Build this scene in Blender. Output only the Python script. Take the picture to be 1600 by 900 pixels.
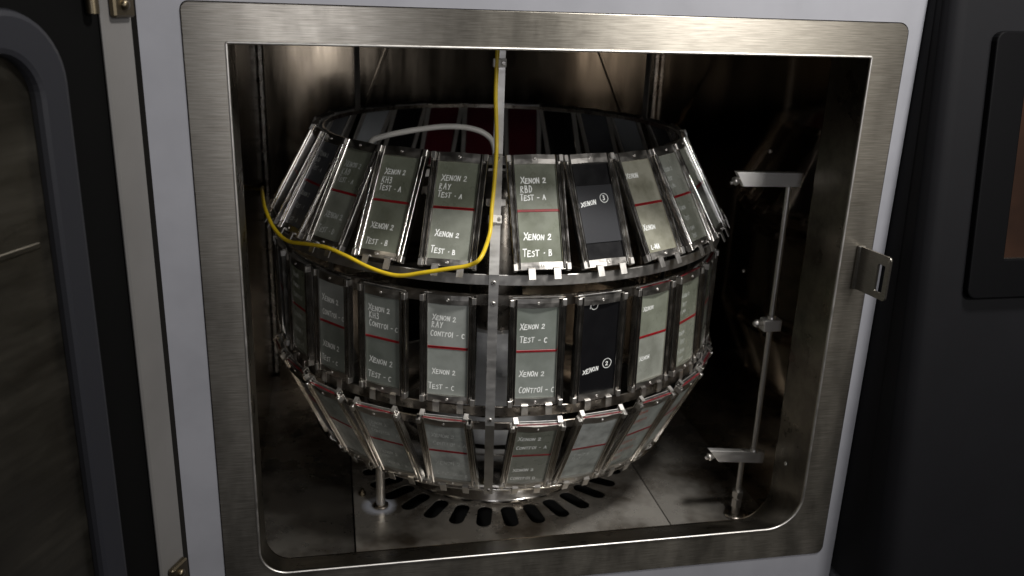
import bpy, bmesh, math, random
from mathutils import Vector, Matrix, Euler
random.seed(7)
scene = bpy.context.scene
for o in list(bpy.data.objects):
    bpy.data.objects.remove(o)
col = scene.collection
R = math.radians

# ------------------------------------------------------------------ camera
cam_d = bpy.data.cameras.new('camera')
cam = bpy.data.objects.new('camera', cam_d)
col.objects.link(cam)
cam_d.sensor_width = 36
cam_d.lens = 1387.66 / 1600 * 36
cam_d.clip_start = 0.02
cam_d.clip_end = 200
cam.matrix_world = Matrix.Translation((-.266, -.991, .383)) @ (
    Matrix.Rotation(R(-11.17), 4, 'Z') @ Matrix.Rotation(R(-1.9), 4, 'Y') @ Matrix.Rotation(R(71.64), 4, 'X'))
cam_d.dof.use_dof = True
cam_d.dof.focus_distance = 1.10
cam_d.dof.aperture_fstop = 5.6
scene.camera = cam

# ------------------------------------------------------------------ world, lamps, exposure
world = bpy.data.worlds.new('World')
scene.world = world
world.use_nodes = True
bg = world.node_tree.nodes['Background']
bg.inputs[0].default_value = (1.0, .93, .84, 1)
bg.inputs[1].default_value = .008

def area(name, loc, target, size, power, color=(1, .96, .9)):
    d = bpy.data.lights.new(name, 'AREA')
    d.shape = 'RECTANGLE'
    d.size, d.size_y = size
    d.energy = power
    d.color = color
    o = bpy.data.objects.new(name, d)
    col.objects.link(o)
    o.location = loc
    o.rotation_euler = (Vector(target) - Vector(loc)).to_track_quat('-Z', 'Y').to_euler()
    return o

area('ceiling_lamp', (.46, -.52, 1.35), (0.0, .22, -.35), (.26, .18), 27, (1, .97, .93))
area('front_ceiling_lamp', (.80, -1.50, .78), (0, .3, -.1), (.30, .20), 12, (1, .97, .93))
area('left_softbox', (-.36, -2.4, .42), (.0, 0, .1), (.34, .9), 6, (.98, .97, 1))  # added softbox; its reflection makes the left band on the frame
area('right_softbox', (1.50, -2.3, .50), (.3, 0, .3), (.42, .9), 3.4, (1, .95, .88))  # added softbox for the right-hand reflection band on the frame

scene.view_settings.view_transform = 'Standard'
scene.view_settings.look = 'None'
scene.view_settings.exposure = 0
scene.view_settings.gamma = 1
scene.render.engine = 'CYCLES'
scene.cycles.max_bounces = 10
scene.cycles.glossy_bounces = 6
scene.cycles.sample_clamp_indirect = 4

# ------------------------------------------------------------------ materials
def mat(name, base, rough=.5, metal=0., noise=None, bump=None, aniso=None, coat=0, spec=.5, rough_var=None, trans=0, vary=0):
    """base colour, plus optional procedural mottling / scratches / brushing"""
    m = bpy.data.materials.new(name)
    m.use_nodes = True
    nt = m.node_tree
    N, Lk = nt.nodes, nt.links
    b = N['Principled BSDF']
    b.inputs['Base Color'].default_value = (*base, 1)
    b.inputs['Roughness'].default_value = rough
    b.inputs['Metallic'].default_value = metal
    b.inputs['Specular IOR Level'].default_value = spec
    b.inputs['Coat Weight'].default_value = coat
    if trans:
        b.inputs['Transmission Weight'].default_value = trans
    tc = N.new('ShaderNodeTexCoord')
    oi = None
    if vary:                                    # every copy gets its own stains and fading
        oi = N.new('ShaderNodeObjectInfo')
        ofs = N.new('ShaderNodeVectorMath'); ofs.operation = 'SCALE'
        ofs.inputs[0].default_value = (3.1, 1.7, 5.3)
        Lk.new(oi.outputs['Random'], ofs.inputs['Scale'])
    def tex(scale_vec, scale, detail=4, rough_=.6):
        mp = N.new('ShaderNodeMapping')
        if vary: Lk.new(ofs.outputs[0], mp.inputs['Location'])
        mp.inputs['Scale'].default_value = scale_vec
        Lk.new(tc.outputs['Object'], mp.inputs['Vector'])
        t = N.new('ShaderNodeTexNoise')
        t.inputs['Scale'].default_value = scale
        t.inputs['Detail'].default_value = detail
        t.inputs['Roughness'].default_value = rough_
        Lk.new(mp.outputs[0], t.inputs['Vector'])
        return t
    if noise:                                   # (scale_vec, scale, other colour, lo, hi)
        sv, sc, c2, lo, hi = noise
        t = tex(sv, sc)
        mr = N.new('ShaderNodeMapRange')
        mr.inputs[1].default_value = lo
        mr.inputs[2].default_value = hi
        Lk.new(t.outputs[0], mr.inputs[0])
        mx = N.new('ShaderNodeMix')
        mx.data_type = 'RGBA'
        mx.inputs[6].default_value = (*base, 1)
        mx.inputs[7].default_value = (*c2, 1)
        Lk.new(mr.outputs[0], mx.inputs[0])
        if vary:
            hs = N.new('ShaderNodeHueSaturation')
            vr = N.new('ShaderNodeMapRange')
            vr.inputs[3].default_value = 1 - vary; vr.inputs[4].default_value = 1 + vary
            Lk.new(oi.outputs['Random'], vr.inputs[0]); Lk.new(vr.outputs[0], hs.inputs['Value'])
            sr = N.new('ShaderNodeMapRange')
            sr.inputs[3].default_value = 1.35; sr.inputs[4].default_value = .65
            Lk.new(oi.outputs['Random'], sr.inputs[0]); Lk.new(sr.outputs[0], hs.inputs['Saturation'])
            Lk.new(mx.outputs[2], hs.inputs['Color']); Lk.new(hs.outputs[0], b.inputs['Base Color'])
        else:
            Lk.new(mx.outputs[2], b.inputs['Base Color'])
    if rough_var:                               # (scale_vec, scale, rough lo, rough hi)
        sv, sc, lo, hi = rough_var
        t = tex(sv, sc, 5)
        mr = N.new('ShaderNodeMapRange')
        mr.inputs[1].default_value = .3
        mr.inputs[2].default_value = .7
        mr.inputs[3].default_value = lo
        mr.inputs[4].default_value = hi
        Lk.new(t.outputs[0], mr.inputs[0])
        Lk.new(mr.outputs[0], b.inputs['Roughness'])
    if bump:                                    # (scale_vec, scale, strength, distance)
        sv, sc, st, di = bump
        t = tex(sv, sc, 3)
        bp = N.new('ShaderNodeBump')
        bp.inputs['Strength'].default_value = st
        bp.inputs['Distance'].default_value = di
        Lk.new(t.outputs[0], bp.inputs['Height'])
        Lk.new(bp.outputs[0], b.inputs['Normal'])
    if aniso:                                   # (amount, axis)
        b.inputs['Anisotropic'].default_value = aniso[0]
        tg = N.new('ShaderNodeCombineXYZ')
        for i in range(3): tg.inputs[i].default_value = aniso[1][i]
        Lk.new(tg.outputs[0], b.inputs['Tangent'])
    return m

M = {}
M['frame_steel'] = mat('brushed_frame_steel', (.385, .36, .315), .3, 1, noise=((6, 6, 190), 5, (.22, .203, .175), .34, .68),
                       rough_var=((5, 5, 2), 4, .28, .38), aniso=(.7, (0, 0, 1)))
M['door_steel'] = mat('door_liner_steel', (.13, .12, .10), .4, 1, noise=((2, 2, 30), 5, (.105, .096, .08), .35, .7), rough_var=((2, 2, 8), 4, .3, .5))
M['strike'] = mat('strike_steel', (.28, .265, .24), .35, 1, noise=((30, 30, 300), 5, (.20, .19, .17), .35, .7))
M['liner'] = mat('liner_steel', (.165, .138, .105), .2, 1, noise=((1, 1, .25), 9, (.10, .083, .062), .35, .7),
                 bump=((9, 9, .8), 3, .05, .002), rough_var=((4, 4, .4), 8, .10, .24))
M['liner_bright'] = mat('bright_liner_steel', (.58, .49, .39), .09, 1, noise=((2, 2, .5), 9, (.40, .33, .255), .35, .7), bump=((7, 7, .8), 3, .04, .002), rough_var=((3, 3, .5), 8, .06, .13))  # smoother liner steel, base brightened to strengthen the right wall's reflections
M['sill'] = mat('reveal_steel', (.17, .152, .122), .3, 1, noise=((3, 8, 8), 5, (.10, .09, .072), .4, .7), rough_var=((3, 3, 3), 6, .22, .42))
M['chrome'] = mat('holder_steel', (.68, .66, .63), .15, 1, rough_var=((1, 1, 1), 60, .09, .24), bump=((1, 1, .2), 60, .12, .0006))
M['satin'] = mat('satin_steel', (.66, .64, .61), .4, 1, rough_var=((1, 1, 1), 80, .34, .50))
M['strap'] = mat('strut_steel', (.58, .57, .55), .45, 1, noise=((1, 1, 1), 30, (.46, .45, .43), .4, .7), rough_var=((1, 1, 4), 30, .38, .55))
M['bar'] = mat('end_bar_steel', (.56, .54, .51), .34, 1, rough_var=((1, 1, 1), 90, .26, .44))
M['alu'] = mat('brushed_aluminium', (.88, .87, .85), .5, 1, bump=((20, 20, 300), 5, .1, .0003), rough_var=((4, 4, 60), 10, .44, .58))
M['tarnish'] = mat('tarnished_steel', (.40, .37, .33), .3, 1, noise=((1, 1, 1), 40, (.24, .21, .18), .4, .65), rough_var=((1, 1, 1), 50, .2, .4))
M['white'] = mat('white_powder_coat', (.262, .265, .292), .42, 0, bump=((1, 1, 1), 600, .05, .0005), noise=((1, 1, 1), 9, (.225, .228, .252), .4, .7))
M['door_white_shade'] = mat('shaded_door_paint', (.115, .111, .108), .5, 0, noise=((1, 1, 1), 5, (.095, .092, .089), .4, .7))  # white door paint, its colour darkened to carry the shade on the edge
M['charcoal'] = mat('charcoal_plastic', (.0075, .0075, .009), .6, 0, spec=.12, bump=((1, 1, 1), 900, .15, .0004), noise=((1, 1, 1), 4, (.0055, .0055, .0065), .3, .7))
M['bezel'] = mat('black_bezel', (.0025, .0025, .003), .5, 0, spec=.08, bump=((1, 1, 1), 700, .08, .0003))
M['rubber'] = mat('black_rubber', (.0025, .0025, .0025), .7, spec=.05)
M['gasket'] = mat('grey_gasket', (.013, .0135, .017), .5, 0, spec=.3, bump=((1, 1, 1), 40, .1, .001))
M['screen'] = mat('screen_glass', (.016, .010, .008), .12, 0, coat=.4, noise=((1, 1, 1), 6, (.035, .018, .012), .4, .7))  # brown tone and mottling stand in for a reflection on the glass
M['glass'] = mat('lamp_quartz', (.8, .82, .85), .08, 0, trans=.9)
M['ceramic'] = mat('lamp_base_ceramic', (.78, .79, .80), .35, 0, noise=((1, 1, 6), 8, (.62, .63, .65), .4, .7))
M['marker'] = mat('white_marker_ink', (.95, .97, .95), .6, noise=((1, 1, 1), 260, (.70, .72, .69), .5, .8))
M['marker_faint'] = mat('worn_white_marker_ink', (.66, .69, .67), .7, noise=((1, 1, 1), 260, (.34, .36, .34), .4, .65))
M['marker_red'] = mat('rust_red_marker_ink', (.34, .13, .10), .7)
M['edge_red'] = mat('red_seal_edge', (.16, .005, .010), .45, 0, noise=((1, 1, 1), 200, (.05, .004, .006), .4, .7))
M['red'] = mat('red_divider', (.24, .006, .010), .4, 0, noise=((1, 1, 1), 120, (.17, .004, .008), .4, .7))
M['yellow'] = mat('yellow_cable_sheath', (.76, .55, .02), .4, 0, noise=((1, 1, 1), 30, (.58, .40, .02), .4, .7))
M['grey_cable'] = mat('grey_cable_sheath', (.55, .54, .51), .45)
M['plastic'] = mat('white_clamp_plastic', (.66, .64, .60), .45)
M['dark_metal'] = mat('dark_screw_metal', (.10, .09, .08), .4, 1)
M['brass'] = mat('hinge_brass', (.15, .125, .085), .4, 1)
M['black_pit'] = mat('dark_duct', (.006, .006, .006), .8)
PL = {
    'green': mat('grey_green_coupon', (.215, .230, .188), .32, 0, coat=.2, noise=((1, 1, 1), 28, (.150, .160, .126), .40, .68), vary=.22, rough_var=((1, 1, 1), 40, .20, .42)),
    'grey': mat('blue_grey_coupon', (.245, .265, .245), .38, 0, coat=.2, noise=((1, 1, 1), 24, (.18, .197, .178), .40, .68), vary=.22, rough_var=((1, 1, 1), 40, .36, .52)),
    'olive': mat('olive_stained_coupon', (.26, .255, .185), .38, 0, noise=((1, 1, 1), 22, (.13, .126, .075), .42, .66), vary=.22, rough_var=((1, 1, 1), 40, .3, .5)),
    'chalky': mat('chalky_grey_coupon', (.36, .385, .365), .48, 0, noise=((1, 1, 1), 40, (.20, .215, .20), .40, .66), vary=.22, rough_var=((1, 1, 1), 40, .34, .55)),
    'black': mat('black_coupon', (.006, .006, .007), .35, 0, spec=.25, rough_var=((1, 1, 1), 40, .28, .42)),
    'textured': mat('textured_black_coupon', (.022, .023, .027), .42, 0, spec=.3, bump=((1, 1, 3), 260, .2, .0006)),
    'red': mat('dark_red_coupon', (.060, .004, .010), .35, 0, noise=((1, 1, 1), 20, (.035, .002, .006), .4, .7)),
    'pale': mat('pale_grey_coupon', (.32, .34, .36), .45, 0, noise=((1, 1, 1), 16, (.26, .28, .30), .4, .7)),
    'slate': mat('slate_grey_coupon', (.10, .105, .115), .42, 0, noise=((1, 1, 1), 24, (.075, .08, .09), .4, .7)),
}

# floor: mottled steel with chalky mineral rings where the pipes pass through it
def floor_material(spots, metallic=.70):
    m = mat('floor_steel', (.58, .55, .50), .3, metallic, noise=((1, 1, 1), 8, (.15, .125, .098), .43, .63),
            bump=((1, 1, 1), 5, .12, .006), rough_var=((1, 1, 1), 14, .17, .42))
    nt = m.node_tree
    N, Lk = nt.nodes, nt.links
    b = N['Principled BSDF']
    geo = N.new('ShaderNodeNewGeometry')
    ns = N.new('ShaderNodeTexNoise')
    ns.inputs['Scale'].default_value = 55
    ns.inputs['Detail'].default_value = 5
    acc = None
    for (x, y, r, w, amt) in spots:
        d = N.new('ShaderNodeVectorMath'); d.operation = 'DISTANCE'
        d.inputs[1].default_value = (x, y, -.41)
        Lk.new(geo.outputs['Position'], d.inputs[0])
        wob = N.new('ShaderNodeMath'); wob.operation = 'MULTIPLY_ADD'
        wob.inputs[1].default_value = .02
        Lk.new(ns.outputs[0], wob.inputs[0]); Lk.new(d.outputs['Value'], wob.inputs[2])
        s = N.new('ShaderNodeMath'); s.operation = 'SUBTRACT'; s.inputs[1].default_value = r + .010
        Lk.new(wob.outputs[0], s.inputs[0])
        a = N.new('ShaderNodeMath'); a.operation = 'ABSOLUTE'
        Lk.new(s.outputs[0], a.inputs[0])
        mr = N.new('ShaderNodeMapRange')
        mr.inputs[1].default_value = w; mr.inputs[2].default_value = 0
        mr.inputs[3].default_value = 0; mr.inputs[4].default_value = amt
        Lk.new(a.outputs[0], mr.inputs[0])
        if acc is None:
            acc = mr
        else:
            mx = N.new('ShaderNodeMath'); mx.operation = 'MAXIMUM'
            Lk.new(acc.outputs[0], mx.inputs[0]); Lk.new(mr.outputs[0], mx.inputs[1]); acc = mx
    stain = N.new('ShaderNodeBsdfPrincipled')
    stain.inputs['Base Color'].default_value = (.60, .64, .74, 1)
    stain.inputs['Roughness'].default_value = .75
    ms = N.new('ShaderNodeMixShader')
    out = N['Material Output']
    Lk.new(acc.outputs[0], ms.inputs[0]); Lk.new(b.outputs[0], ms.inputs[1]); Lk.new(stain.outputs[0], ms.inputs[2])
    Lk.new(ms.outputs[0], out.inputs[0])
    return m

POST = (-.206, .273)
ROD = (.360, .167)
SPOTS = [(POST[0], POST[1], .018, .013, .85), (ROD[0], ROD[1], .012, .009, .7)]
M['floor'] = floor_material(SPOTS)
M['floor_right'] = floor_material(SPOTS, .76)
M['floor_side'] = floor_material(SPOTS, .95)

# ------------------------------------------------------------------ mesh helpers
def link(name, me, material, parent=None):
    o = bpy.data.objects.new(name, me)
    col.objects.link(o)
    if material is not None and not me.materials:
        me.materials.append(material)
    if parent is not None:
        o.parent = parent
    return o

def empty(name, loc=(0, 0, 0), rot=(0, 0, 0)):
    o = bpy.data.objects.new(name, None)
    col.objects.link(o)
    o.location = loc
    o.rotation_euler = rot
    o.empty_display_size = .02
    return o

def tag(o, label, cat=None, group=None, kind=None):
    o['label'] = label
    if cat: o['category'] = cat
    if group: o['group'] = group
    if kind: o['kind'] = kind
    return o

class MB:
    def __init__(s): s.v, s.f, s.sm = [], [], []
    def add(s, vs, fs, smooth=False):
        n = len(s.v)
        s.v += [tuple(p) for p in vs]
        s.f += [tuple(i + n for i in f) for f in fs]
        s.sm += [smooth] * len(fs)
        return s
    def box(s, a, b, mtx=None, bev=0):
        if bev > 0:
            bm = bmesh.new()
            bmesh.ops.create_cube(bm, size=1)
            for v in bm.verts:
                v.co = Vector([(a[i] + b[i]) / 2 + v.co[i] * (b[i] - a[i]) for i in range(3)])
            bmesh.ops.bevel(bm, geom=bm.edges[:], offset=bev, segments=1, affect='EDGES')
            bm.verts.index_update()
            vs = [v.co.copy() for v in bm.verts]
            fs = [[v.index for v in f.verts] for f in bm.faces]
            bm.free()
        else:
            vs = [Vector((x, y, z)) for z in (a[2], b[2]) for y in (a[1], b[1]) for x in (a[0], b[0])]
            fs = [(0, 2, 3, 1), (4, 5, 7, 6), (0, 1, 5, 4), (2, 6, 7, 3), (0, 4, 6, 2), (1, 3, 7, 5)]
        if mtx: vs = [mtx @ v for v in vs]
        return s.add(vs, fs)
    def prism(s, poly, z0, z1, mtx=None):
        """closed polygon in x,y extruded along z"""
        n = len(poly)
        vs = [Vector((x, y, z0)) for x, y in poly] + [Vector((x, y, z1)) for x, y in poly]
        if mtx: vs = [mtx @ v for v in vs]
        fs = [(i, (i + 1) % n, n + (i + 1) % n, n + i) for i in range(n)]
        fs += [tuple(range(n - 1, -1, -1)), tuple(range(n, 2 * n))]
        return s.add(vs, fs)
    def lathe(s, prof, seg=32, mtx=None, cap=True):
        """profile of (r, z) turned about z"""
        vs, fs = [], []
        for r, z in prof:
            for k in range(seg):
                a = 2 * math.pi * k / seg
                vs.append(Vector((r * math.cos(a), r * math.sin(a), z)))
        for i in range(len(prof) - 1):
            for k in range(seg):
                k2 = (k + 1) % seg
                fs.append((i * seg + k, i * seg + k2, (i + 1) * seg + k2, (i + 1) * seg + k))
        if mtx: vs = [mtx @ v for v in vs]
        s.add(vs, fs, True)
        if cap:
            n = len(prof) - 1
            s.add(vs[:seg], [tuple(range(seg - 1, -1, -1))])
            s.add(vs[n * seg:], [tuple(range(seg))])
        return s
    def tube(s, pts, r, seg=10, sub=6):
        P = [Vector(p) for p in pts]
        if sub > 1:
            Q = []
            for i in range(len(P) - 1):
                p0, p1, p2, p3 = P[max(i - 1, 0)], P[i], P[i + 1], P[min(i + 2, len(P) - 1)]
                for k in range(sub):
                    t = k / sub
                    Q.append(.5 * ((2 * p1) + (-p0 + p2) * t + (2 * p0 - 5 * p1 + 4 * p2 - p3) * t * t + (-p0 + 3 * p1 - 3 * p2 + p3) * t ** 3))
            Q.append(P[-1])
            P = Q
        vs, fs = [], []
        up = Vector((.31, .22, .92))
        for i, p in enumerate(P):
            t = (P[min(i + 1, len(P) - 1)] - P[max(i - 1, 0)]).normalized()
            u = (up - t * up.dot(t)).normalized()
            up = u
            w = t.cross(u)
            for k in range(seg):
                a = 2 * math.pi * k / seg
                vs.append(p + (u * math.cos(a) + w * math.sin(a)) * r)
        for i in range(len(P) - 1):
            for k in range(seg):
                k2 = (k + 1) % seg
                fs.append((i * seg + k, i * seg + k2, (i + 1) * seg + k2, (i + 1) * seg + k))
        s.add(vs, fs, True)
        s.add(vs[:seg], [tuple(range(seg - 1, -1, -1))])
        s.add(vs[-seg:], [tuple(range(seg))])
        return s
    def mesh(s, name):
        me = bpy.data.meshes.new(name)
        me.from_pydata(s.v, [], s.f)
        me.polygons.foreach_set('use_smooth', s.sm)
        me.update()
        return me
    def build(s, name, material, parent=None):
        return link(name, s.mesh(name), material, parent)

def plate2d(name, outer, holes, thick, material, parent, mtx=None, bevel=0):
    """flat plate drawn in x,z (y = depth, front face at y=0) with real holes"""
    cu = bpy.data.curves.new(name, 'CURVE')
    cu.dimensions = '2D'
    cu.fill_mode = 'BOTH'
    cu.extrude = thick / 2 - bevel
    cu.bevel_depth = bevel
    cu.bevel_resolution = 1
    for lp in [outer] + list(holes):
        sp = cu.splines.new('POLY')
        sp.points.add(len(lp) - 1)
        for i, (x, z) in enumerate(lp):
            sp.points[i].co = (x, z, 0, 1)
        sp.use_cyclic_u = True
    tmp = bpy.data.objects.new('tmp', cu)
    me = bpy.data.meshes.new_from_object(tmp)
    bpy.data.objects.remove(tmp)
    bpy.data.curves.remove(cu)
    me.name = name
    # curve plane x,y -> world x,z ; front to -y
    T = Matrix.Translation((0, thick / 2, 0)) @ Matrix.Rotation(R(90), 4, 'X')
    me.transform((mtx @ T) if mtx else T)
    me.materials.clear()
    for p in me.polygons: p.use_smooth = False
    return link(name, me, material, parent)

def rrect(x0, x1, z0, z1, r, seg=8):
    """rounded rectangle, r = (bl, br, tr, tl)"""
    out = []
    for (cx, cz, rr, a0) in ((x0 + r[0], z0 + r[0], r[0], 180), (x1 - r[1], z0 + r[1], r[1], 270),
                             (x1 - r[2], z1 - r[2], r[2], 0), (x0 + r[3], z1 - r[3], r[3], 90)):
        if rr <= 0:
            out.append((cx, cz)); continue
        for k in range(seg + 1):
            a = R(a0 + 90 * k / seg)
            out.append((cx + rr * math.cos(a), cz + rr * math.sin(a)))
    return out

# ------------------------------------------------------------------ the cabinet
cab = empty('weathering_chamber', (0, 0, -.60))
tag(cab, 'white cabinet of a laboratory weathering chamber with a steel framed opening', 'test chamber')
def cpart(o):                      # keep world coordinates although the empty sits at the base
    o.parent = cab
    o.matrix_parent_inverse = cab.matrix_basis.inverted() if False else Matrix.Translation((0, 0, .60))
    return o

W2, ZT, ZB = .370, .325, -.325
OUT = rrect(-.412, .413, -.372, .364, (.008, .010, .012, .008), 5)
OPEN = rrect(-W2, W2, ZB, ZT, (.034, .050, .002, .002), 20)
cpart(plate2d('front_panel', [(-.455, -.60), (.4325, -.60), (.4325, .62), (-.455, .62)], [rrect(-.4135, .4145, -.3735, .3655, (.009, .011, .013, .009), 5)], .004, M['white'], None))
cpart(plate2d('door_frame', OUT, [OPEN], .0045, M['frame_steel'], None, Matrix.Translation((0, -.0012, 0)), .0006))
# rolled lip round the opening
b = MB()
pts = [(x, -.0012, z) for x, z in OPEN]
b.tube(pts + [pts[0]], .0016, 8, 1)
cpart(b.build('rolled_lip', M['satin'], None))
# reveal: jambs, head and the sloping sill, lofted back into the chamber
b = MB()
BACK = [(x, z - .040 * max(0, min(1, (-.10 - z) / .22))) for x, z in OPEN]
n = len(OPEN)
b.add([(x, .0005, z) for x, z in OPEN] + [(x, .086, z) for x, z in BACK], [(i, (i + 1) % n, n + (i + 1) % n, n + i) for i in range(n)])
rv = cpart(b.build('reveal', M['sill'], None))
for p_ in rv.data.polygons: p_.use_smooth = p_.center.z < -.2
# liner: the box behind the opening
XL, XR, YF, YB, ZF, ZC = -.402, .412, .087, .835, -.41, .43
cpart(plate2d('liner_front', [(XL, -.45), (XR, -.45), (XR, ZC), (XL, ZC)], [BACK], .002, M['liner'], None, Matrix.Translation((0, YF - .001, 0))))
def quadwall(name, a, b_, c, d, t, material):
    m = MB(); a, b_, c, d = map(Vector, (a, b_, c, d))
    nrm = (b_ - a).cross(d - a).normalized() * -t
    m.add([a, b_, c, d, a + nrm, b_ + nrm, c + nrm, d + nrm], [(0, 1, 2, 3), (7, 6, 5, 4), (0, 4, 5, 1), (1, 5, 6, 2), (2, 6, 7, 3), (3, 7, 4, 0)])
    return cpart(m.build(name, material))
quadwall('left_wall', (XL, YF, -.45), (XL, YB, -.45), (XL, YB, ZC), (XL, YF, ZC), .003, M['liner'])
quadwall('right_wall', (XR, YB, -.45), (XR, YF, -.45), (XR, YF, ZC), (XR, YB, ZC), .003, M['liner_bright'])
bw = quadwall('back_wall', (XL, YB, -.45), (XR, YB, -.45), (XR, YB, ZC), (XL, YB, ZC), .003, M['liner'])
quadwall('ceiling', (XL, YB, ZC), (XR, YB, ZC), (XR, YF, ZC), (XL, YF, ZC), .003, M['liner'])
# thin slanted strips on the back wall
for (x0, z0, x1, z1) in ((-.118, .36, -.262, .0), (.243, .36, .40, .02)):
    d = Vector((x1 - x0, 0, z1 - z0)); L_ = d.length
    mt = Matrix.Translation((x0, YB, z0)) @ Matrix.Rotation(math.atan2(-d.x, -d.z) , 4, 'Y')
    m = MB().box((-.003, -.008, -L_), (.003, 0, 0), mt, .001)
    cpart(m.build('slanted_strip', M['liner']))
# vertical corner trims
cpart(MB().box((XL, YB - .012, -.41), (XL + .012, YB, ZC), None, .003).build('corner_trim', M['tarnish']))
cpart(MB().box((XR - .012, YB - .012, -.41), (XR, YB, ZC), None, .003).build('corner_trim', M['tarnish']))

# floor plates: slotted centre plate and the two side plates
AX, AY = .001, .420
def slot(a, r0, r1, w):
    pts = []
    c, s_ = math.cos(a), math.sin(a)
    for k in range(7):
        t = R(-90 + 180 * k / 6); u = r1 - w + w * math.cos(t); v = w * math.sin(t)
        pts.append((AX + c * u - s_ * v, AY + s_ * u + c * v))
    for k in range(7):
        t = R(90 + 180 * k / 6); u = r0 + w + w * math.cos(t); v = w * math.sin(t)
        pts.append((AX + c * u - s_ * v, AY + s_ * u + c * v))
    return pts
slots = [slot(R(-103 + 11.25 * k), .176, .236, .0124) for k in range(32)]
FLAT = Matrix.Translation((0, 0, ZF)) @ Matrix.Rotation(R(-90), 4, 'X') @ Matrix.Scale(-1, 4, (0, 0, 1))
# plate2d draws x,z : map z -> y for the floor
def floorplate(name, x0, x1, holes, dz, fm='floor'):
    T = Matrix.Translation((0, 0, ZF + dz)) @ Matrix(((1, 0, 0, 0), (0, 0, 1, 0), (0, -1, 0, 0), (0, 0, 0, 1)))
    o = plate2d(name, [(x0, YF + .002), (x1, YF + .002), (x1, YB), (x0, YB)], holes, .002, M[fm], None, T, .0004)
    return cpart(o)
floorplate('floor_plate', -.248, .243, slots, 0)
floorplate('floor_plate', XL, -.2515, [], -.0015, 'floor_side')
floorplate('floor_plate', .2465, XR, [], -.0015, 'floor_right')
cpart(MB().box((XL, YF, -.452), (XR, YB, -.446)).build('drain_pan', M['black_pit']))
# small bolt on the floor
for bx_, by_ in ((-.234, .312), (-.232, .20)):
    if by_ < .25: continue
    cpart(MB().lathe([(.006, 0), (.006, .004), (.003, .005), (.003, .010)], 12, Matrix.Translation((bx_, by_, ZF))).build('floor_bolt', M['brass']))
MBg = MB().lathe([(.013, 0), (.013, .004), (.009, .007), (.004, .008)], 18, Matrix.Translation((XL, .775, .004)) @ Matrix.Rotation(R(90), 4, 'Y'))
cpart(MBg.build('cable_gland', M['rubber']))
# tiny rivets on the right jamb and wall
for (x, y, z) in ((XR - .001, .30, .16), (XR - .001, .34, -.05)):
    cpart(MB().lathe([(.0035, 0), (.0028, .0015)], 10, Matrix.Translation((x, y, z)) @ Matrix.Rotation(R(-90), 4, 'Y')).build('wall_rivet', M['satin']))
cpart(MB().lathe([(.0035, 0), (.0028, .0015)], 10, Matrix.Translation((W2 - .0002, .055, -.255)) @ Matrix.Rotation(R(-90), 4, 'Y')).build('wall_rivet', M['satin']))

# strike plate of the latch, standing out of the frame
lt = empty('latch_strike'); cpart(lt)
T = Matrix.Translation((.394, -.0012, .062)) @ Matrix.Rotation(R(-82), 4, 'Z')
plate2d('strike_tongue', rrect(0, .058, -.028, .028, (.004, .004, .004, .004), 3), [rrect(.038, .051, -.020, .016, (.002,) * 4, 3)], .003, M['strike'], lt, T, .0005)
MB().box((.391, -.006, .033), (.402, -.0012, .091), None, .001).build('strike_foot', M['strike'], lt)

# console to the right
def yf(z): return -.028 - (.40 - z) * .118
con = MB()
prof = [(.4335, 0), (.4350, .45), (.4395, .72), (.4460, .88), (.4550, .97), (.466, 1.0), (1.0, 1.0)]
zs = [.62, -.36, -.388, -.398]
ins = [1, 1, .985, .93]
vs = []
for z, k in zip(zs, ins):
    for x, t in prof: vs.append((x, yf(z) * t * k - .001, z))
    vs.append((1.0, .25, z)); vs.append((.4335, .25, z))
np_ = len(prof) + 2
fs = []
for i in range(len(zs) - 1):
    for k in range(np_):
        k2 = (k + 1) % np_
        fs.append((i * np_ + k, (i + 1) * np_ + k, (i + 1) * np_ + k2, i * np_ + k2))
fs += [tuple(range(np_)), tuple(range((len(zs)) * np_ - 1, (len(zs) - 1) * np_ - 1, -1))]
con.add(vs, fs)
cc = cpart(con.build('control_console', M['charcoal']))
cc.data.polygons.foreach_set('use_smooth', [True] * len(cc.data.polygons))
cc.data.set_sharp_from_angle(angle=R(50))
scr = empty('control_screen'); cpart(scr)
tilt = math.atan(.118)
T = Matrix.Translation((0, yf(.2) - .011, .2)) @ Matrix.Rotation(-tilt, 4, 'X')
plate2d('bezel', rrect(.503, .85, -.158, .160, (.010,) * 4, 4), [rrect(.545, .80, -.112, .125, (.003,) * 4, 3)], .012, M['bezel'], scr, T, .002)
plate2d('screen_glass', rrect(.540, .81, -.118, .13, (.002,) * 4, 3), [], .002, M['screen'], scr, T @ Matrix.Translation((0, .007, 0)))
plate2d('screen_rim', rrect(.5445, .8005, -.1125, .1255, (.003,) * 4, 3), [rrect(.5475, .797, -.1095, .1225, (.003,) * 4, 3)], .005, M['dark_metal'], scr, T @ Matrix.Translation((0, .0025, 0)))
# plinth strip below
cpart(MB().box((-.455, -.004, -.598), (.43, -.0005, -.425), None, .002).build('lower_trim', M['white']))
cpart(MB().box((.436, -.09, -.60), (1.0, .25, -.412), None, .004).build('lower_trim', M['white']))

# ------------------------------------------------------------------ the open door at the left
door = empty('open_door'); cpart(door)
ang = 116
# door local: u along the door away from the hinge, v = outwards from its inner face, z up
DT = Matrix.Translation((-.462, -.004, 0)) @ Matrix.Rotation(R(-ang), 4, 'Z')
# inner face looks to -v here (towards the opening side)
def dbox(name, a, b_, material, bev=.002, parent=None):
    return MB().box(a, b_, DT, bev).build(name, material, parent or door)
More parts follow.
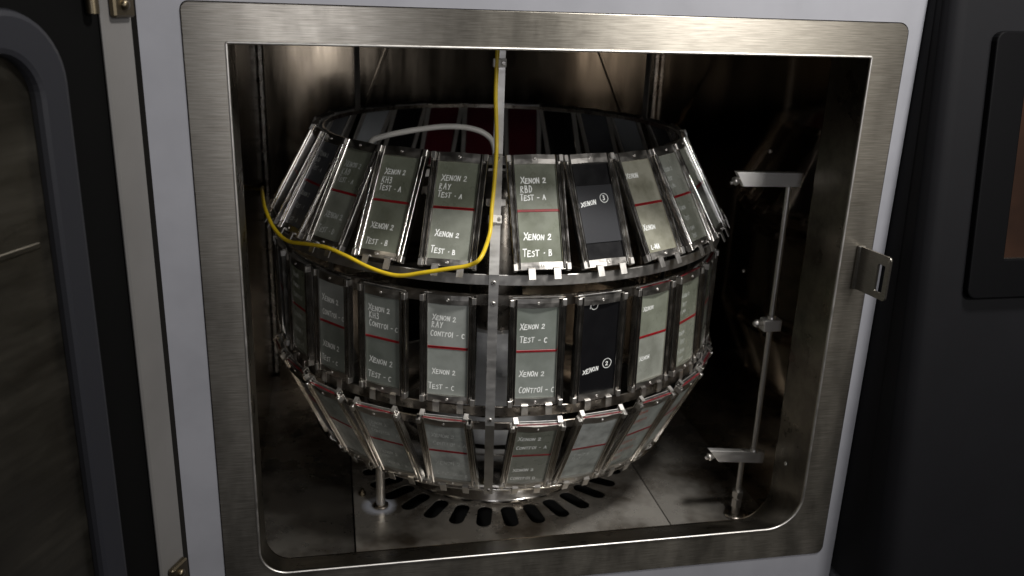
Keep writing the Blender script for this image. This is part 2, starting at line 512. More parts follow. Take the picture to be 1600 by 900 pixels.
# find which side faces the camera
nrm = (DT.to_3x3() @ Vector((0, 1, 0)))
camside = 1 if nrm.dot(Vector((-.266, -.991, 0)) - DT.translation) > 0 else -1
def dv(v): return v * camside
def dplate(name, u0, u1, z0, z1, v0, v1, material, bev=.003, parent=None):
    a, b_ = sorted((dv(v0), dv(v1)))
    return dbox(name, (u0, a, z0), (u1, b_, z1), material, bev, parent)
dplate('door_shell', .002, .80, -.60, .62, -.055, -.001, M['rubber'])
dplate('door_edge', .000, .044, -.60, .62, -.0012, .004, M['door_white_shade'], .002)
# inner face: black recessed band, grey gasket with rounded corners, brushed liner
def dframe(name, outer, hole, v0, v1, material, bev=.002):
    T = DT @ Matrix.Translation((0, dv(v1) if camside < 0 else dv(v1) - (v1 - v0), 0))
    return plate2d(name, outer, [hole] if hole else [], v1 - v0, material, door, T, bev)
dframe('gasket', rrect(.116, .74, -.360, .352, (.06,) * 4, 10), rrect(.141, .715, -.335, .327, (.045,) * 4, 10), -.001, .016, M['gasket'], .006)
dframe('door_liner', rrect(.140, .716, -.337, .329, (.045,) * 4, 10), None, -.0005, .004, M['door_steel'], .001)
dplate('reflection_streak', .16, .70, .150, .156, .0035, .0065, M['door_steel'], .001)  # streak of reflected light on the door liner, shaped as a raised strip
# hinges
for zc in (.372, -.305):
    h = empty('hinge'); h.parent = door
    p = DT @ Vector((.018, dv(.010), zc))
    hm = MB().box((.004, min(dv(.004), dv(.012)), zc - .024), (.034, max(dv(.004), dv(.012)), zc + .024), DT, .002)
    hm.build('hinge_leaf', M['brass'], h)
    for dz in (-.012, .012):
        MB().lathe([(.005, 0), (.005, .003), (.002, .004)], 12, DT @ Matrix.Translation((.020, dv(.012), zc + dz)) @ Matrix.Rotation(R(-90 * camside), 4, 'X')).build('hinge_screw', M['brass'], h)
    MB().lathe([(.006, -.016), (.006, .016)], 14, DT @ Matrix.Translation((.058, dv(.006), zc - .004))).build('hinge_knuckle', M['brass'], h)

# ------------------------------------------------------------------ the rack
rack = empty('sample_rack', (AX, AY, ZF))
tag(rack, 'barrel shaped steel carousel rack standing inside the chamber', 'rack')
Up, Mp, Lp = ((.293, .186), (.367, .052)), ((.357, .015), (.357, -.143)), ((.3815, -.1585), (.3115, -.2955))
STRUTS = [-11.2, 109, 229]
def rp(o):
    o.parent = rack; o.matrix_parent_inverse = Matrix.Translation((-AX, -AY, -ZF)); return o
AXM = Matrix.Translation((AX, AY, 0))
def band(r, z, h, t=.003, slope=0):
    return MB().lathe([(r - t, z - h / 2), (r - .0004, z - h / 2), (r, z - h / 2 + .0004), (r + slope, z + h / 2 - .0004), (r + slope - .0004, z + h / 2), (r + slope - t, z + h / 2), (r - t, z - h / 2)], 120, AXM, False)
for (r, z, h, mt) in ((.281, .178, .006, 'tarnish'), (.3605, .036, .014, 'satin'), (.347, .004, .015, 'tarnish'), (.352, -.153, .014, 'tarnish'), (.362, -.170, .011, 'tarnish'), (.302, -.301, .009, 'satin')):
    o = rp(band(r, z, h).build('ring', M[mt]))
    for p in o.data.polygons: p.use_smooth = False
def cyl(phi, r, z):
    return Vector((AX + r * math.sin(phi), AY - r * math.cos(phi), z))
for s in STRUTS:
    ph = R(s)
    path = [(.2905, .428), (.2905, .186), (.3645, .045), (.3645, -.100), (.3665, -.166), (.3075, -.306)]
    t = Vector((math.cos(ph), math.sin(ph), 0)); nn = Vector((math.sin(ph), -math.cos(ph), 0))
    vs = []
    for i, (r, z) in enumerate(path):
        for (dx, dr) in ((-.0062, 0), (.0062, 0), (.0062, .002), (-.0062, .002)):
            vs.append(cyl(ph, r + dr, z) + t * dx)
    fs = []
    for i in range(len(path) - 1):
        for k in range(4):
            fs.append((i * 4 + k, i * 4 + (k + 1) % 4, (i + 1) * 4 + (k + 1) % 4, (i + 1) * 4 + k))
    fs += [(3, 2, 1, 0), tuple(range(len(path) * 4 - 4, len(path) * 4))]
    st = rp(MB().add(vs, fs).build('strut', M['strap']))
    if s == STRUTS[0]:
        def fix(name, r, z, mt, mb, tiltdeg=0):
            mtx = Matrix.Translation(cyl(ph, r, z)) @ Matrix.Rotation(ph, 4, 'Z') @ Matrix.Rotation(R(tiltdeg), 4, 'X')
            return mb(mtx).build(name, M[mt], st)
        for (r, z, td) in ((.3665, .034, 0), (.3665, .006, 0), (.3655, -.136, -2), (.3678, -.158, 2), (.3125, -.297, 20), (.296, .180, -28)):
            sc = MB()
            mtx = Matrix.Translation(cyl(ph, r, z)) @ Matrix.Rotation(ph, 4, 'Z') @ Matrix.Rotation(R(90 + td), 4, 'X')
            sc.lathe([(.0034, 0), (.0034, .0008), (.0026, .0014)], 14, mtx)
            so = sc.build('screw', M['satin'], st)
            cr = MB().box((-.0021, -.0005, .0010), (.0021, .0005, .0017), mtx @ Matrix.Rotation(R(35), 4, 'Z')).box((-.0005, -.0021, .0010), (.0005, .0021, .00171), mtx @ Matrix.Rotation(R(35), 4, 'Z'))
            cr.build('screw_slot', M['dark_metal'], st)
        # white cable clamps
        for (r, z, td) in ((.2925, .300, 0), (.3330, .108, -28.5)):
            mtx = Matrix.Translation(cyl(ph, r, z)) @ Matrix.Rotation(ph, 4, 'Z') @ Matrix.Rotation(R(td), 4, 'X')
            cl = MB().box((-.0095, -.0055, -.0055), (.0015, 0, .0055), mtx, .0012).box((.0010, -.0035, -.0055), (.0075, 0, .0055), mtx, .0008)
            cl.build('cable_clamp', M['plastic'], st)
            m2 = mtx @ Matrix.Translation((.0042, -.0035, 0)) @ Matrix.Rotation(R(90), 4, 'X')
            MB().lathe([(.0028, 0), (.0028, .0006), (.002, .001)], 12, m2).build('screw', M['satin'], st)
            MB().box((-.0019, -.0004, .0006), (.0019, .0004, .0013), m2).box((-.0004, -.0019, .0006), (.0004, .0019, .00131), m2).build('screw_slot', M['dark_metal'], st)
        # spacer brackets that join the rings to the strut
        for (r, z, w) in ((.2895, .176, .030), (.3215, .128, .026)):
            mtx = Matrix.Translation(cyl(ph, r - .001, z)) @ Matrix.Rotation(ph, 4, 'Z') @ Matrix.Rotation(R(-28.5), 4, 'X')
            MB().box((-w / 2, .0, -.005), (w / 2, .003, .005), mtx, .0008).build('bracket', M['satin'], st)
# drive drum under the rack, mirror bright
dr = rp(MB().lathe([(.120, -.4095), (.172, -.4095), (.176, -.405), (.176, -.399), (.166, -.397), (.166, -.330), (.170, -.318), (.3085, -.300), (.3085, -.2985), (.16, -.315)], 96, AXM, False).build('drive_drum', M['chrome']))

# ------------------------------------------------------------------ xenon lamp in the middle
lamp = empty('xenon_lamp', (AX, AY, -.33))
tag(lamp, 'water cooled xenon lamp with grey ceramic base at the centre of the rack', 'lamp')
LM = Matrix.Identity(4)
MB().lathe([(.118, .0), (.118, .085), (.112, .090), (.112, .120), (.085, .128), (.06, .150), (.06, .175)], 48, LM).build('lamp_base', M['ceramic'], lamp)
MB().lathe([(.1185, .050), (.1200, .052), (.1200, .062), (.1185, .064)], 48, LM, False).build('base_band', M['tarnish'], lamp)
MB().lathe([(.045, .175), (.045, .395), (.040, .40)], 32, LM).build('filter_glass', M['slate'] if 'slate' in M else M['tarnish'], lamp)
MB().lathe([(.050, .395), (.050, .425), (.030, .432)], 32, LM).build('lamp_cap', M['tarnish'], lamp)

# ------------------------------------------------------------------ handwriting
GL = {
 'X': [[(0, 1), (.75, 0)], [(.75, 1.02), (-.05, -.03)]],
 'E': [[(.55, .95), (.05, 1), (.0, .5), (.0, 0), (.6, .03)], [(0, .5), (.45, .53)]],
 'e': [[(.05, .5), (.5, .55), (.45, .9), (.15, .95), (0, .55), (.08, .1), (.55, .05)]],
 'N': [[(0, 0), (.04, 1), (.55, .02), (.6, 1)]],
 'O': [[(.35, 1), (.08, .8), (0, .4), (.2, .02), (.5, .1), (.65, .5), (.55, .9), (.35, 1)]],
 '2': [[(.02, .78), (.22, 1), (.52, .9), (.48, .55), (.0, .03), (.65, .04)]],
 '3': [[(.05, .95), (.4, 1), (.5, .75), (.2, .55), (.5, .4), (.5, .1), (.2, -.02), (0, .1)]],
 '1': [[(.2, 1), (.22, 0)]],
 'K': [[(0, 1), (.02, 0)], [(.55, 1), (.06, .48), (.62, 0)]],
 'H': [[(0, 1), (0, 0)], [(.6, 1), (.6, 0)], [(0, .5), (.6, .52)]],
 'R': [[(0, 0), (.03, 1), (.4, .98), (.48, .72), (.05, .5), (.55, 0)]],
 'A': [[(0, 0), (.35, 1), (.65, 0)], [(.12, .36), (.58, .38)]],
 'Y': [[(0, 1), (.3, .5), (.6, 1.02)], [(.3, .5), (.2, 0)]],
 'B': [[(0, 0), (.03, 1), (.4, .95), (.42, .65), (.05, .53), (.5, .42), (.5, .08), (0, 0)]],
 'D': [[(0, 0), (.03, 1), (.4, .9), (.58, .5), (.4, .08), (0, 0)]],
 'T': [[(-.05, 1), (.65, 1)], [(.3, 1), (.28, 0)]],
 'S': [[(.5, .9), (.25, 1), (.05, .78), (.45, .45), (.42, .1), (.15, 0), (-.02, .12)]],
 'C': [[(.55, .88), (.3, 1), (.05, .75), (.02, .3), (.25, 0), (.55, .1)]],
 'r': [[(0, 0), (.02, 1)], [(.02, .6), (.2, .95), (.45, .92)]],
 'L': [[(0, 1), (.02, 0), (.5, .02)]],
 'M': [[(0, 0), (.08, 1), (.35, .3), (.62, 1), (.7, 0)]],
 'l': [[(.1, 1.1), (.1, 0)]],
 '-': [[(.05, .45), (.45, .47)]],
 '.': [[(.15, .42), (.28, .46)]],
}
def write(mb, text, x, z, h, rng, wid=.00085, slant=.08, drop=0.0, y=0.0):
    """single-stroke lettering as thin raised ribbons; capitals marked by ^ are tall"""
    est = sum({' ': .55, '^': 0, '_': .16}.get(c_, (max(p[0] for s_ in GL[c_] for p in s_) + .29) * .84 if c_ in GL else .6) for c_ in text) * h
    h *= min(1, (.0265 - x) / est)
    px = x
    tall = False
    for ch in text:
        if ch == '^': tall = True; continue
        if ch == ' ': px += h * .55; continue
        if ch == '_': px += h * .16; continue
        hh = h * (1.28 if tall else 1.0)
        tall = False
        g = GL.get(ch)
        if g is None: px += h * .6; continue
        mw = max(p[0] for s in g for p in s)
        jz = rng.uniform(-.06, .06) * h
        js = rng.uniform(-.05, .05)
        hs = rng.uniform(.92, 1.08)
        for s in g:
            P = [(px + (p[0] + p[1] * (slant + js)) * h * .88 + rng.uniform(-.02, .02) * h,
                  z + p[1] * hh * hs + jz + (px - x) * drop + rng.uniform(-.025, .025) * h) for p in s]
            stroke(mb, P, wid * rng.uniform(.85, 1.15), y)
        px += (mw + .29) * h * .84
def stroke(mb, P, wd, y=0.0):
    for i in range(len(P) - 1):
        (x0, z0), (x1, z1) = P[i], P[i + 1]
        d = math.hypot(x1 - x0, z1 - z0) or 1
        tx, tz = (x1 - x0) / d * wd * .4, (z1 - z0) / d * wd * .4
        nx, nz = -tz * 1.25, tx * 1.25
        yy = y - .00001 * (i % 4)            # overlapping strokes never share a plane
        mb.add([(x0 - tx + nx, yy, z0 - tz + nz), (x0 - tx - nx, yy, z0 - tz - nz), (x1 + tx - nx, yy, z1 + tz - nz), (x1 + tx + nx, yy, z1 + tz + nz)], [(0, 1, 2, 3)])
def ring_mark(mb, cx, cz, r, rng):
    stroke(mb, [(cx + r * math.cos(a) * rng.uniform(.95, 1.05), cz + r * 1.05 * math.sin(a)) for a in [R(80 + 20 * k) for k in range(20)]], .0009)

# ------------------------------------------------------------------ sample holders (shared meshes)
HW, HL = .0375, .1535
def arc(cx, cy, r, a0, a1, n=5): return [(cx + r * math.cos(R(a0 + (a1 - a0) * k / n)), cy + r * math.sin(R(a0 + (a1 - a0) * k / n))) for k in range(n + 1)]
rail_poly = [(-.0375, .0095)] + arc(-.0364, .0011, .0011, 180, 270) + arc(-.0350, .0008, .0008, 270, 360, 3) + [(-.0340, .0040), (-.0318, .0042)] + arc(-.0292, .0030, .0022, 180, 360, 8) + [(-.0270, .0095)]
def flip(poly): return [(-x, y) for x, y in reversed(poly)]
SH = {}
for key, poly in (('rail_l', rail_poly), ('rail_r', flip(rail_poly))):
    SH[key] = MB().prism(poly, .0015, HL - .0015).mesh('rail')
    SH[key].polygons.foreach_set('use_smooth', [True] * len(SH[key].polygons))
    SH[key].set_sharp_from_angle(angle=R(38))
def endbar(h, bow):
    m = MB()
    xs = [-.0332, -.004, .004, .0332]
    ys = [.0026 + bow, .0004, .0004, .0026 + bow]
    vs = []
    for x, y in zip(xs, ys):
        vs += [(x, y, 0), (x, y - .0003, h * .5), (x, y, h), (x, .007, h), (x, .007, 0)]
    fs = []
    for i in range(3):
        for k in range(5):
            fs.append((i * 5 + k, (i + 1) * 5 + k, (i + 1) * 5 + (k + 1) % 5, i * 5 + (k + 1) % 5))
    fs += [(0, 1, 2, 3, 4), (19, 18, 17, 16, 15)]
    return m.add(vs, fs)
SH['top_bar'] = endbar(.0125, .0008).mesh('end_bar')
SH['bottom_bar'] = endbar(.0095, .0006).mesh('end_bar')
SH['tab'] = MB().box((-.0030, -.0008, 0), (.0030, .0085, .0095), None, .0007).mesh('corner_tab')
SH['screw'] = MB().lathe([(.0022, 0), (.0022, .0007), (.0017, .0011), (.0009, .0011), (.0009, .0004)], 12, Matrix.Rotation(R(90), 4, 'X')).mesh('screw')
SH['clip'] = MB().prism([(-.001, .003), (-.0020, .002), (-.0020, -.0125), (-.0006, -.013), (-.0004, .0015), (.003, .003), (.003, .0045)], -.0044, .0044,
                        Matrix(((0, 0, 1, 0), (1, 0, 0, 0), (0, 1, 0, 0), (0, 0, 0, 1)))).mesh('clip')
SH['hook'] = MB().prism([(.003, .0), (.003, .0035), (.012, .0045), (.012, -.004), (.0108, -.004), (.0108, .0034), (.0042, .0026), (.0042, .0)], -.0030, .0030,
                        Matrix(((0, 0, 1, 0), (1, 0, 0, 0), (0, 1, 0, 0), (0, 0, 0, 1)))).mesh('hook')
SH['up'] = MB().box((-.0276, .0044, 0), (.0276, .0060, .0610), None, .0003).mesh('sample_plate')
SH['low'] = MB().box((-.0276, .0044, 0), (.0276, .0060, .0665), None, .0003).mesh('sample_plate')
SH['full'] = MB().box((-.0276, .0044, 0), (.0276, .0060, .1310), None, .0003).mesh('sample_plate')
SH['mid'] = MB().box((-.0276, .0042, 0), (.0276, .0058, .0770), None, .0003).mesh('sample_plate')
SH['divider'] = MB().box((-.0276, .0038, -.0018), (.0276, .0062, .0016), None, .0004).mesh('divider')
SH['divider2'] = MB().box((-.0276, .0038, .0004), (.0276, .0062, .0017), None, .0003).box((-.0276, .0038, -.0019), (.0276, .0062, -.0006), None, .0003).mesh('divider')
SH['edge'] = MB().box((-.0300, .0030, 0), (.0300, .0056, .0016), None, .0004).mesh('red_edge')
SH['strip'] = MB().box((-.0040, .0097, .004), (.0040, .0109, HL - .004), None, .0004).mesh('back_strip')
SH['crossbar'] = MB().box((-.0330, .0090, 0), (.0330, .0100, .008), None, .0004).mesh('back_bar')
SH['backing'] = MB().box((-.0272, .0066, .006), (.0272, .0080, HL - .008), None, .0003).mesh('backing_plate')
mesh_cache = {}
def sh(key, material):
    k = (key, material.name)
    if k not in mesh_cache:
        me = SH[key].copy(); me.materials.clear(); me.materials.append(material)
        mesh_cache[k] = me
    return mesh_cache[k]

def part(name, key, material, parent, loc=(0, 0, 0)):
    o = bpy.data.objects.new(name, sh(key, material))
    col.objects.link(o); o.parent = parent; o.location = loc
    return o

# lettering of the coupons: (lines on the upper plate, lines on the lower plate)
X2 = '^XENON 2'
def holder(row, phi, spec, label, group):
    """spec: dict plate=, up=[(text,frac)], low=[...], kind="""
    (rt, zt), (rb, zb) = {'U': Up, 'M': Mp, 'L': Lp}[row]
    if row == 'L':                  # the outer ones hang a little closer to their ring
        k = max(0, min(1, (abs(phi + 11) - 32) / 28)) * .016
        rt -= k; rb -= k * .5
    ln = math.hypot(rb - rt, zt - zb)
    a = -math.asin((rb - rt) / ln)
    p = R(phi)
    base = cyl(p, rb, zb)
    jit = random.Random(hash((row, round(phi))) & 0xffff)
    jit.seed(int(phi * 10) + {'U': 0, 'M': 5000, 'L': 9000}[row])
    h = empty('sample_holder', base, (a + R(jit.uniform(-1.1, 1.1)), R(jit.uniform(-.7, .7)), p + R(jit.uniform(-1.3, 1.3))))
    tag(h, label, 'sample holder', group)
    ch = M['chrome']
    part('rail', 'rail_l', ch, h); part('rail', 'rail_r', ch, h)
    part('end_bar', 'top_bar', M['bar'], h, (0, 0, HL - .0135)); part('end_bar', 'bottom_bar', M['bar'], h, (0, 0, .0010))
    part('screw', 'screw', M['satin'], h, (0, .0004, HL - .0072)); part('screw', 'screw', M['satin'], h, (0, .0004, .0058))
    for sx in (-1, 1):
        part('corner_tab', 'tab', M['satin'], h, (sx * .0346, 0, HL - .0110))
        part('corner_tab', 'tab', M['satin'], h, (sx * .0346, 0, -.0006))
        part('clip', 'clip', M['satin' if row == 'U' else 'bar'], h, (sx * .0165 + .002, 0, 0))
        if row == 'L':
            part('hook', 'hook', M['satin'], h, (sx * .0300, .001, HL))
    if row == 'L' or spec.get('edge'):
        part('red_edge', 'edge', M['edge_red'], h, (0, 0, HL - .0023))
    for sx in (-1, 1):
        part('back_strip', 'strip', M['alu'], h, (sx * .0325, 0, 0))
    part('back_bar', 'crossbar', M['alu'], h, (0, 0, HL - .0085))
    kind = spec.get('kind', 'pair')
    pm = PL[spec.get('plate', 'green')]
    rng = jit
    if kind == 'pair':
        up = part('sample_plate', 'up', pm, h, (0, 0, .0800))
        low = part('sample_plate', 'low', pm, h, (0, 0, .0105))
        part('divider', 'divider2' if spec.get('double') else 'divider', M['red'], h, (0, 0, .0785))
        for pl, key, hh in ((up, 'up', .0610), (low, 'low', .0665)):
            lines = spec.get(key, [])
            if not lines: continue
            mb = MB()
            size, pres, sl_ = rng.uniform(1.06, 1.22), rng.uniform(.9, 1.2), rng.uniform(0, .14)
            for (txt, fr, xo) in lines:
                write(mb, txt, -.0225 + xo + rng.uniform(-.0012, .0012), hh * (1 - fr), spec.get('h', .0058) * size * rng.uniform(.95, 1.05), rng, spec.get('wid', .00105) * pres, sl_, rng.uniform(-.04, .03), .0043)
            mb.build('handwriting', M[spec.get('ink', 'marker')], pl)
    elif kind == 'black3':
        pl = part('sample_plate', 'mid', PL['textured'], h, (0, 0, .0330))
        mb = MB()
        write(mb, 'XENON', -.0225, .0490, .0058, rng, .0011, .0, .12, .0041)
        write(mb, '3', .0105, .0560, .0056, rng, .0010, 0, 0, .0041)
        m2 = MB(); ring_mark(m2, .0125, .0588, .0058, rng)
        mb.add([(x, .0041, z) for x, y, z in m2.v], m2.f)
        mb.build('handwriting', M['marker'], pl)
        part('sample_plate', 'full', PL['black'], h, (0, .0014, .0110))
    elif kind == 'black2':
        pl = part('sample_plate', 'full', PL['black'], h, (0, 0, .0110))
        mb = MB()
        write(mb, 'XENON', -.0215, .0285, .0062, rng, .0011, .0, .16, .0043)
        write(mb, '2', .0130, .0370, .0056, rng, .0010, 0, 0, .0043)
        write(mb, '-', -.0125, .1240, .0070, rng, .0010, 0, 0, .0043)
        m2 = MB(); ring_mark(m2, .0150, .0400, .0066, rng); ring_mark(m2, -.0105, .1268, .0052, rng)
        stroke(m2, [(-.0165, .1230), (-.0160, .1290), (-.0140, .1315)], .0009)
        mb.add([(x, .0043, z) for x, y, z in m2.v], m2.f)
        mb.build('handwriting', M['marker'], pl)
    elif kind == 'full':
        part('sample_plate', 'full', pm, h, (0, 0, .0110))
        if spec.get('strip'):
            part('divider', 'divider', PL['pale'], h, (0, .0042, .0700)).scale = (1, 1, 5)
    part('backing_plate', 'backing', PL[spec.get('back', 'black')], h)
    return h

def pair(a, b_, **k):
    d = dict(up=a, low=b_); d.update(k); return d
three = lambda code, t: [('^XENON 2', .43, .002), ('^' + '_^'.join(code), .625, .001), (t, .80, 0)]
lowB = lambda t: [('^XENON 2', .55, .001), (t, .88, -.002)]
smallt = dict(h=.0044, wid=.0007, ink='marker_faint')
GU, GM, GL_ = 'holders in the upper row of the rack', 'holders in the middle row of the rack', 'holders in the lower row of the rack'
LEFT = [-20.7, -36.0, -50.9, -65.2, -79.5, -93.7]
RIGHT = [-1.5, 12.8, 28.1, 42.6, 57.0, 71.2]
BACKS = [118.6 + 14.4 * k for k in range(8)]

unread = [('^XENON 2', .40, 0), ('^TEST', .62, .004), ('2-LMA', .80, 0)]
rows = {
 'U': [
  (LEFT[0], pair(three('RAY', '^TEST . A'), lowB('^TEST . B'), double=1), 'upper row holder whose grey plate is marked RAY Test A in white ink'),
  (LEFT[1], pair(three('KH3', '^TEST . A'), lowB('^TEST . B')), 'upper row holder whose grey plate is marked KH3 Test A in white ink'),
  (LEFT[2], pair(three('KAD', '^TEST . A'), lowB('^TEST . D'), ink='marker_faint'), 'shaded upper row holder whose plate is marked KAD Test A above the yellow cable'),
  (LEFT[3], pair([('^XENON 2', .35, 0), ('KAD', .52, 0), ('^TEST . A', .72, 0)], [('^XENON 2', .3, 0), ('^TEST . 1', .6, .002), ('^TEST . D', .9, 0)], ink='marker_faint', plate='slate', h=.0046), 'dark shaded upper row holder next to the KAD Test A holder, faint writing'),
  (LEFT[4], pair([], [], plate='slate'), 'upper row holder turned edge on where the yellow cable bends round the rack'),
  (RIGHT[0], pair(three('RBD', '^TEST - A'), lowB('^TEST . B')), 'upper row holder whose grey plate is marked RBD Test A beside the strut'),
  (RIGHT[1], dict(kind='black3'), 'upper row holder with a textured black plate marked Xenon and circled 3'),
  (RIGHT[2], pair([('^XENON', .40, 0)], [('^XENON', .52, .001), ('L-NA', .93, .004)], plate='olive', h=.0048), 'upper row holder with olive stained plates, the lower one marked L-NA'),
  (RIGHT[3], pair(unread, [('^XENON', .28, 0), ('^TEST', .52, .006), ('2-3LMA', .75, .004), ('^TEST', .93, .008)], **smallt), 'upper row holder with four lines of faint small writing beside the olive plates'),
  (RIGHT[4], pair([], [], plate='green'), 'upper row holder turned edge on, beside the faint small writing'),
 ],
 'M': [
  (LEFT[0], pair([('^XENON 2', .40, .001), ('^R_^A_^Y', .575, 0), ('^CONTrOl - C', .77, 0)], lowB('^TEST - C'), plate='grey', double=1), 'middle row holder whose grey plate is marked RAY Control C'),
  (LEFT[1], pair([('^XENON 2', .40, .001), ('^K_^H_^3', .575, .002), ('^CONTrOl - C', .77, .002)], lowB('^TEST - C'), plate='grey'), 'middle row holder whose grey plate is marked KH3 Control C'),
  (LEFT[2], pair([('^XENON 2', .52, 0), ('^CONTrOl - C', .86, .002)], lowB('^TEST - C'), plate='grey'), 'middle row holder marked Xenon 2 Control C above and Test C below, under the cable'),
  (LEFT[3], pair([('^XENON', .3, 0), ('^XENON 1', .55, 0), ('^CONTrOl C', .82, 0)], [('^CONTrOl -', .25, 0), ('^XENON 1', .58, 0), ('^TEST - C', .9, 0)], plate='green', ink='marker_faint', h=.0048), 'narrow looking middle row holder with faint writing, beyond the Control C holders'),
  (LEFT[4], pair([], [], plate='slate'), 'middle row holder turned edge on below the bend of the yellow cable'),
  (RIGHT[0], pair([('^XENON 2', .52, 0), ('^TEST - C', .82, 0)], [('^XENON 2', .52, .001), ('^CONTrOl - C', .88, .001)], plate='grey'), 'middle row holder marked Test C on its upper plate and Control C below'),
  (RIGHT[1], dict(kind='black2'), 'middle row holder with a plain black plate marked Xenon and circled 2'),
  (RIGHT[2], pair([('^XENON', .40, .002)], [('^XENON', .52, .001)], plate='green', h=.0048, wid=.0007, edge=1), 'middle row holder with red top edge and one short word on each plate'),
  (RIGHT[3], pair(unread, [('^XENON', .28, 0), ('^TEST', .50, .006), ('2-3LMA', .72, 0), ('^TEST', .92, .006)], edge=1, plate='green', **smallt), 'middle row holder with red top edge and many lines of faint writing'),
  (RIGHT[4], pair([], [], edge=1), 'middle row holder turned edge on facing the spray stand'),
 ],
 'L': [
  (LEFT[0], pair([('^XENON 2', .50, .002), ('^CONTrOl - A', .80, .002)], [('^XENON 2', .48, .001), ('^CONTrOl - B', .85, .001)], plate='chalky', ink='marker_faint', double=1), 'lower row holder with chalky plates marked Control A and Control B in worn ink'),
  (LEFT[1], pair([('^XENON 2', .42, .002), ('KH3', .55, .002), ('^CONTrOl - A', .74, .002)], [('^XENON 2', .45, .001), ('KH3', .62, .001), ('^CONTrOl - B', .85, .001)], plate='chalky', ink='marker_faint', h=.0050), 'lower row holder leaning out just above the floor pipe'),
  (LEFT[2], pair([], [], plate='chalky', ink='marker_faint'), 'lower row holder with blank chalky plates beyond the one above the floor pipe'),
  (LEFT[3], pair([], [], plate='slate'), 'lower row holder seen almost edge on below the faintly written middle row holder'),
  (RIGHT[0], pair([('^XENON 2', .42, .001), ('^CONTrOl - A', .76, 0)], [('^XENON 2', .58, .001), ('^CONTrOl D', .9, .001)], plate='green', h=.0052), 'lower row holder beside the strut, upper plate marked Control A in bright ink'),
  (RIGHT[1], pair([], [('^CONTrOl', .25, .004), ('^TEST', .40, .004)], plate='chalky', ink='marker_faint', h=.0046), 'lower row holder with red top edge and mottled nearly blank plates'),
  (RIGHT[2], pair([('^XENON', .3, 0), ('^CONTrOl', .6, 0)], [('^XENON 2', .3, 0), ('^CONTrOl D', .6, 0), ('^TEST', .85, 0)], plate='chalky', ink='marker_red', h=.0050), 'lower row holder with rust red writing on its chalky plates'),
  (RIGHT[3], pair([], [], plate='chalky'), 'lower row holder seen edge on, its bright rails beside the rust red writing'),
 ],
}
for row, lst in rows.items():
    for phi, spec, lab in lst:
        holder(row, phi, spec, lab, {'U': GU, 'M': GM, 'L': GL_}[row])
for row, phi, lab in (('M', LEFT[5], 'middle row holder just past the turn, behind the edge-on one below the cable'),
                      ('M', RIGHT[5], 'middle row holder just past the turn, next to the edge-on one facing the spray stand'),
                      ('M', 85.3, 'middle row holder facing the wall behind the spray stand, mirrored in it'),
                      ('L', LEFT[4], 'lower row holder at the turn of the rack below the cable bend'),
                      ('L', RIGHT[4], 'lower row holder at the turn, second past the rust red writing'),
                      ('L', RIGHT[5], 'lower row holder past the turn, third past the rust red writing'),
                      ('L', 85.3, 'lower row holder facing the wall behind the spray stand, mirrored in it')):
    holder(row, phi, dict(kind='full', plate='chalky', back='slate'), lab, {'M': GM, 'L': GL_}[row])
for phi, lab in ((LEFT[5], 'upper row holder at the turn, behind the edge-on one at the cable bend'),
                 (-107.7, 'upper row holder on the side away from the spray stand, next after the turn'),
                 (-121.7, 'upper row holder on the side away from the spray stand, next to the rear arc'),
                 (RIGHT[5], 'upper row holder at the turn of the rack facing the spray stand wall'),
                 (85.3, 'upper row holder on the spray stand side, just past the turn'),
                 (99.5, 'upper row holder on the spray stand side, next to the rear arc')):
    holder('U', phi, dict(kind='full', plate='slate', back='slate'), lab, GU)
back = [('pale', 'pale'), ('slate', 'slate'), ('black', 'black'), ('red', 'red'), ('red', 'red'), ('red', 'red'), ('black', 'black'), ('pale', 'pale')]
blab = ['rear pale grey plate holder beside the slate grey one, seen from inside the rack',
        'rear slate grey plate holder between a pale one and a black one, seen from inside',
        'rear black plate holder between a dark red one and the slate grey one',
        'rear dark red plate holder beside the black one that adjoins the slate grey plate',
        'rear dark red plate holder between two other dark red ones',
        'rear dark red plate holder beside the black one that adjoins a pale grey plate',
        'rear black plate holder between a dark red one and a pale grey one',
        'rear pale grey plate holder beside a black one, behind the end of the grey cable']
for phi, (f, bk), lb in zip(BACKS, back, blab):
    holder('U', phi, dict(kind='full', plate=f, back=bk), lb, GU)

# ------------------------------------------------------------------ cables
yc = MB()
ph = R(-11.2)
T_ = Vector((math.cos(ph), math.sin(ph), 0))
up_pts = [cyl(ph, .2965, z) + T_ * dx for z, dx in ((.425, -.003), (.36, -.0035), (.300, -.0045), (.262, -.0050), (.225, -.0030), (.200, -.0020))]
up_pts += [cyl(ph, r, z) + T_ * dx for r, z, dx in ((.302, .185, -.0020), (.318, .150, -.0035), (.332, .124, -.0055), (.340, .108, -.0060), (.352, .092, -.0075))]
low_pts = [(-.0905, .0420, .074), (-.104, .046, .063), (-.129, .053, .057), (-.159, .065, .049), (-.190, .081, .041), (-.221, .101, .045), (-.252, .126, .055),
           (-.277, .151, .060), (-.302, .180, .057), (-.330, .221, .051), (-.349, .257, .060), (-.361, .290, .077), (-.3675, .335, .083), (-.376, .44, .075), (-.386, .58, .050), (-.394, .70, .022), (-.4015, .775, .004)]
yc.tube([tuple(p) for p in up_pts] + low_pts, .0027, 10, 6)
o = yc.build('yellow_cable', M['yellow'])
tag(o, 'thin yellow cable clipped down the strut and looping along the upper row', 'cable')
gc = MB().tube([(-.235, .44, .05), (-.222, .43, .11), (-.207, .42, .152), (-.188, .42, .1625), (-.144, .42, .172), (-.094, .42, .1785), (-.052, .42, .177), (-.022, .42, .166), (-.008, .425, .145), (-.004, .43, .10)], .0046, 10, 6)
o = gc.build('grey_cable', M['grey_cable'])
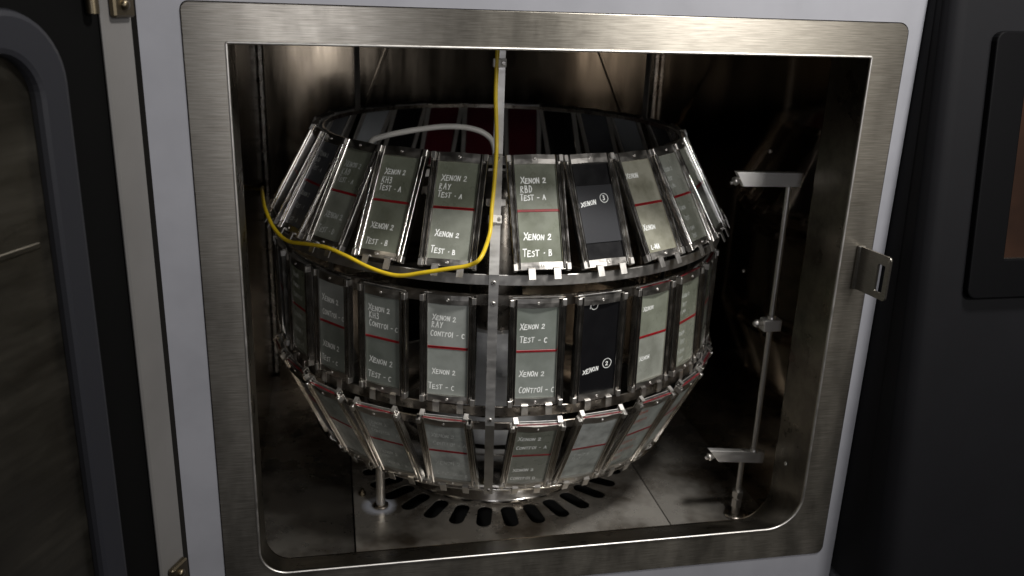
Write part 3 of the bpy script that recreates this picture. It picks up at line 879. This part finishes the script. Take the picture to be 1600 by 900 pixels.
tag(o, 'thick pale grey cable arching across the top inside the rack', 'cable')

# ------------------------------------------------------------------ floor pipe and spray stand
fp = empty('floor_pipe', (POST[0], POST[1], ZF))
tag(fp, 'short steel pipe rising from a chalky ring on the chamber floor', 'pipe')
MB().lathe([(.0072, .0), (.0072, .150)], 20).build('pipe', M['satin'], fp)
MB().lathe([(.0125, .0003), (.0125, .0028), (.0085, .0040), (.0073, .0040)], 20).build('pipe_collar', M['tarnish'], fp)

sp = empty('spray_stand', (ROD[0], ROD[1], ZF))
tag(sp, 'slender steel spray stand with two flat arms and nozzles on the chamber floor', 'spray stand')
def sbox(name, a, b_, m, rz=0, piv=(0, 0, 0), ry=0, bev=.0008):
    mt = Matrix.Translation(piv) @ Matrix.Rotation(R(rz), 4, 'Z') @ Matrix.Rotation(R(ry), 4, 'Y')
    return MB().box(a, b_, mt, bev).build(name, M[m], sp)
MB().lathe([(.0042, .0), (.0042, .030), (.0042, .118)], 14).build('riser_pipe', M['satin'], sp)
hexs = lambda r: [(r * math.cos(R(60 * k)), r * math.sin(R(60 * k))) for k in range(6)]
MB().prism(hexs(.0085), .016, .030).build('hex_nut', M['satin'], sp)
MB().prism(hexs(.0092), .034, .044).build('hex_nut', M['satin'], sp)
MB().lathe([(.0062, .0), (.0062, .016)], 14).lathe([(.0066, .030), (.0066, .034)], 14).build('fitting', M['satin'], sp)
MB().lathe([(.0185, .0003), (.0185, .0020), (.010, .0030), (.006, .0030)], 20).build('base_ring', M['tarnish'], sp)
UX = .018
MB().lathe([(.0042, .112), (.0042, .560)], 14, Matrix.Translation((UX, 0, 0))).build('upright_rod', M['satin'], sp)
def arm(name, z, x0, x1, hgt, ry, cut):
    pts = [(x0 + cut, 0), (x1, 0), (x1, hgt), (x0, hgt)]
    a = plate2d(name, pts, [], .010, M['alu'], sp, Matrix.Translation((0, -.005, z)) @ Matrix.Rotation(R(ry), 4, 'Y'), .0006)
    mt = Matrix.Translation((0, -.005, z)) @ Matrix.Rotation(R(ry), 4, 'Y') @ Matrix.Translation((x0 + cut * .45, .005, hgt * .45)) @ Matrix.Rotation(R(-115), 4, 'Y')
    n_ = MB().lathe([(.0050, -.004), (.0050, .004), (.0062, .004), (.0062, .008), (.0032, .009), (.0026, .013)], 12, mt).build('nozzle', M['satin'], sp)
    return a
arm('spray_arm', .543, -.066, .034, .0195, 1, .012)
arm('spray_arm', .098, -.060, .034, .0180, 6, .018)
sbox('rod_clamp', (-.014, -.009, -.009), (.014, .009, .009), 'alu', 0, (UX, 0, .330))
MB().lathe([(.0050, -.004), (.0050, .006), (.0062, .006), (.0062, .010), (.003, .014)], 12, Matrix.Translation((UX - .014, 0, .332)) @ Matrix.Rotation(R(-90), 4, 'Y')).build('nozzle', M['satin'], sp)
for z in (.339, .114):
    MB().lathe([(.0066, 0), (.0066, .004), (.0050, .005)], 12, Matrix.Translation((UX, 0, z))).build('lock_ring', M['satin'], sp)
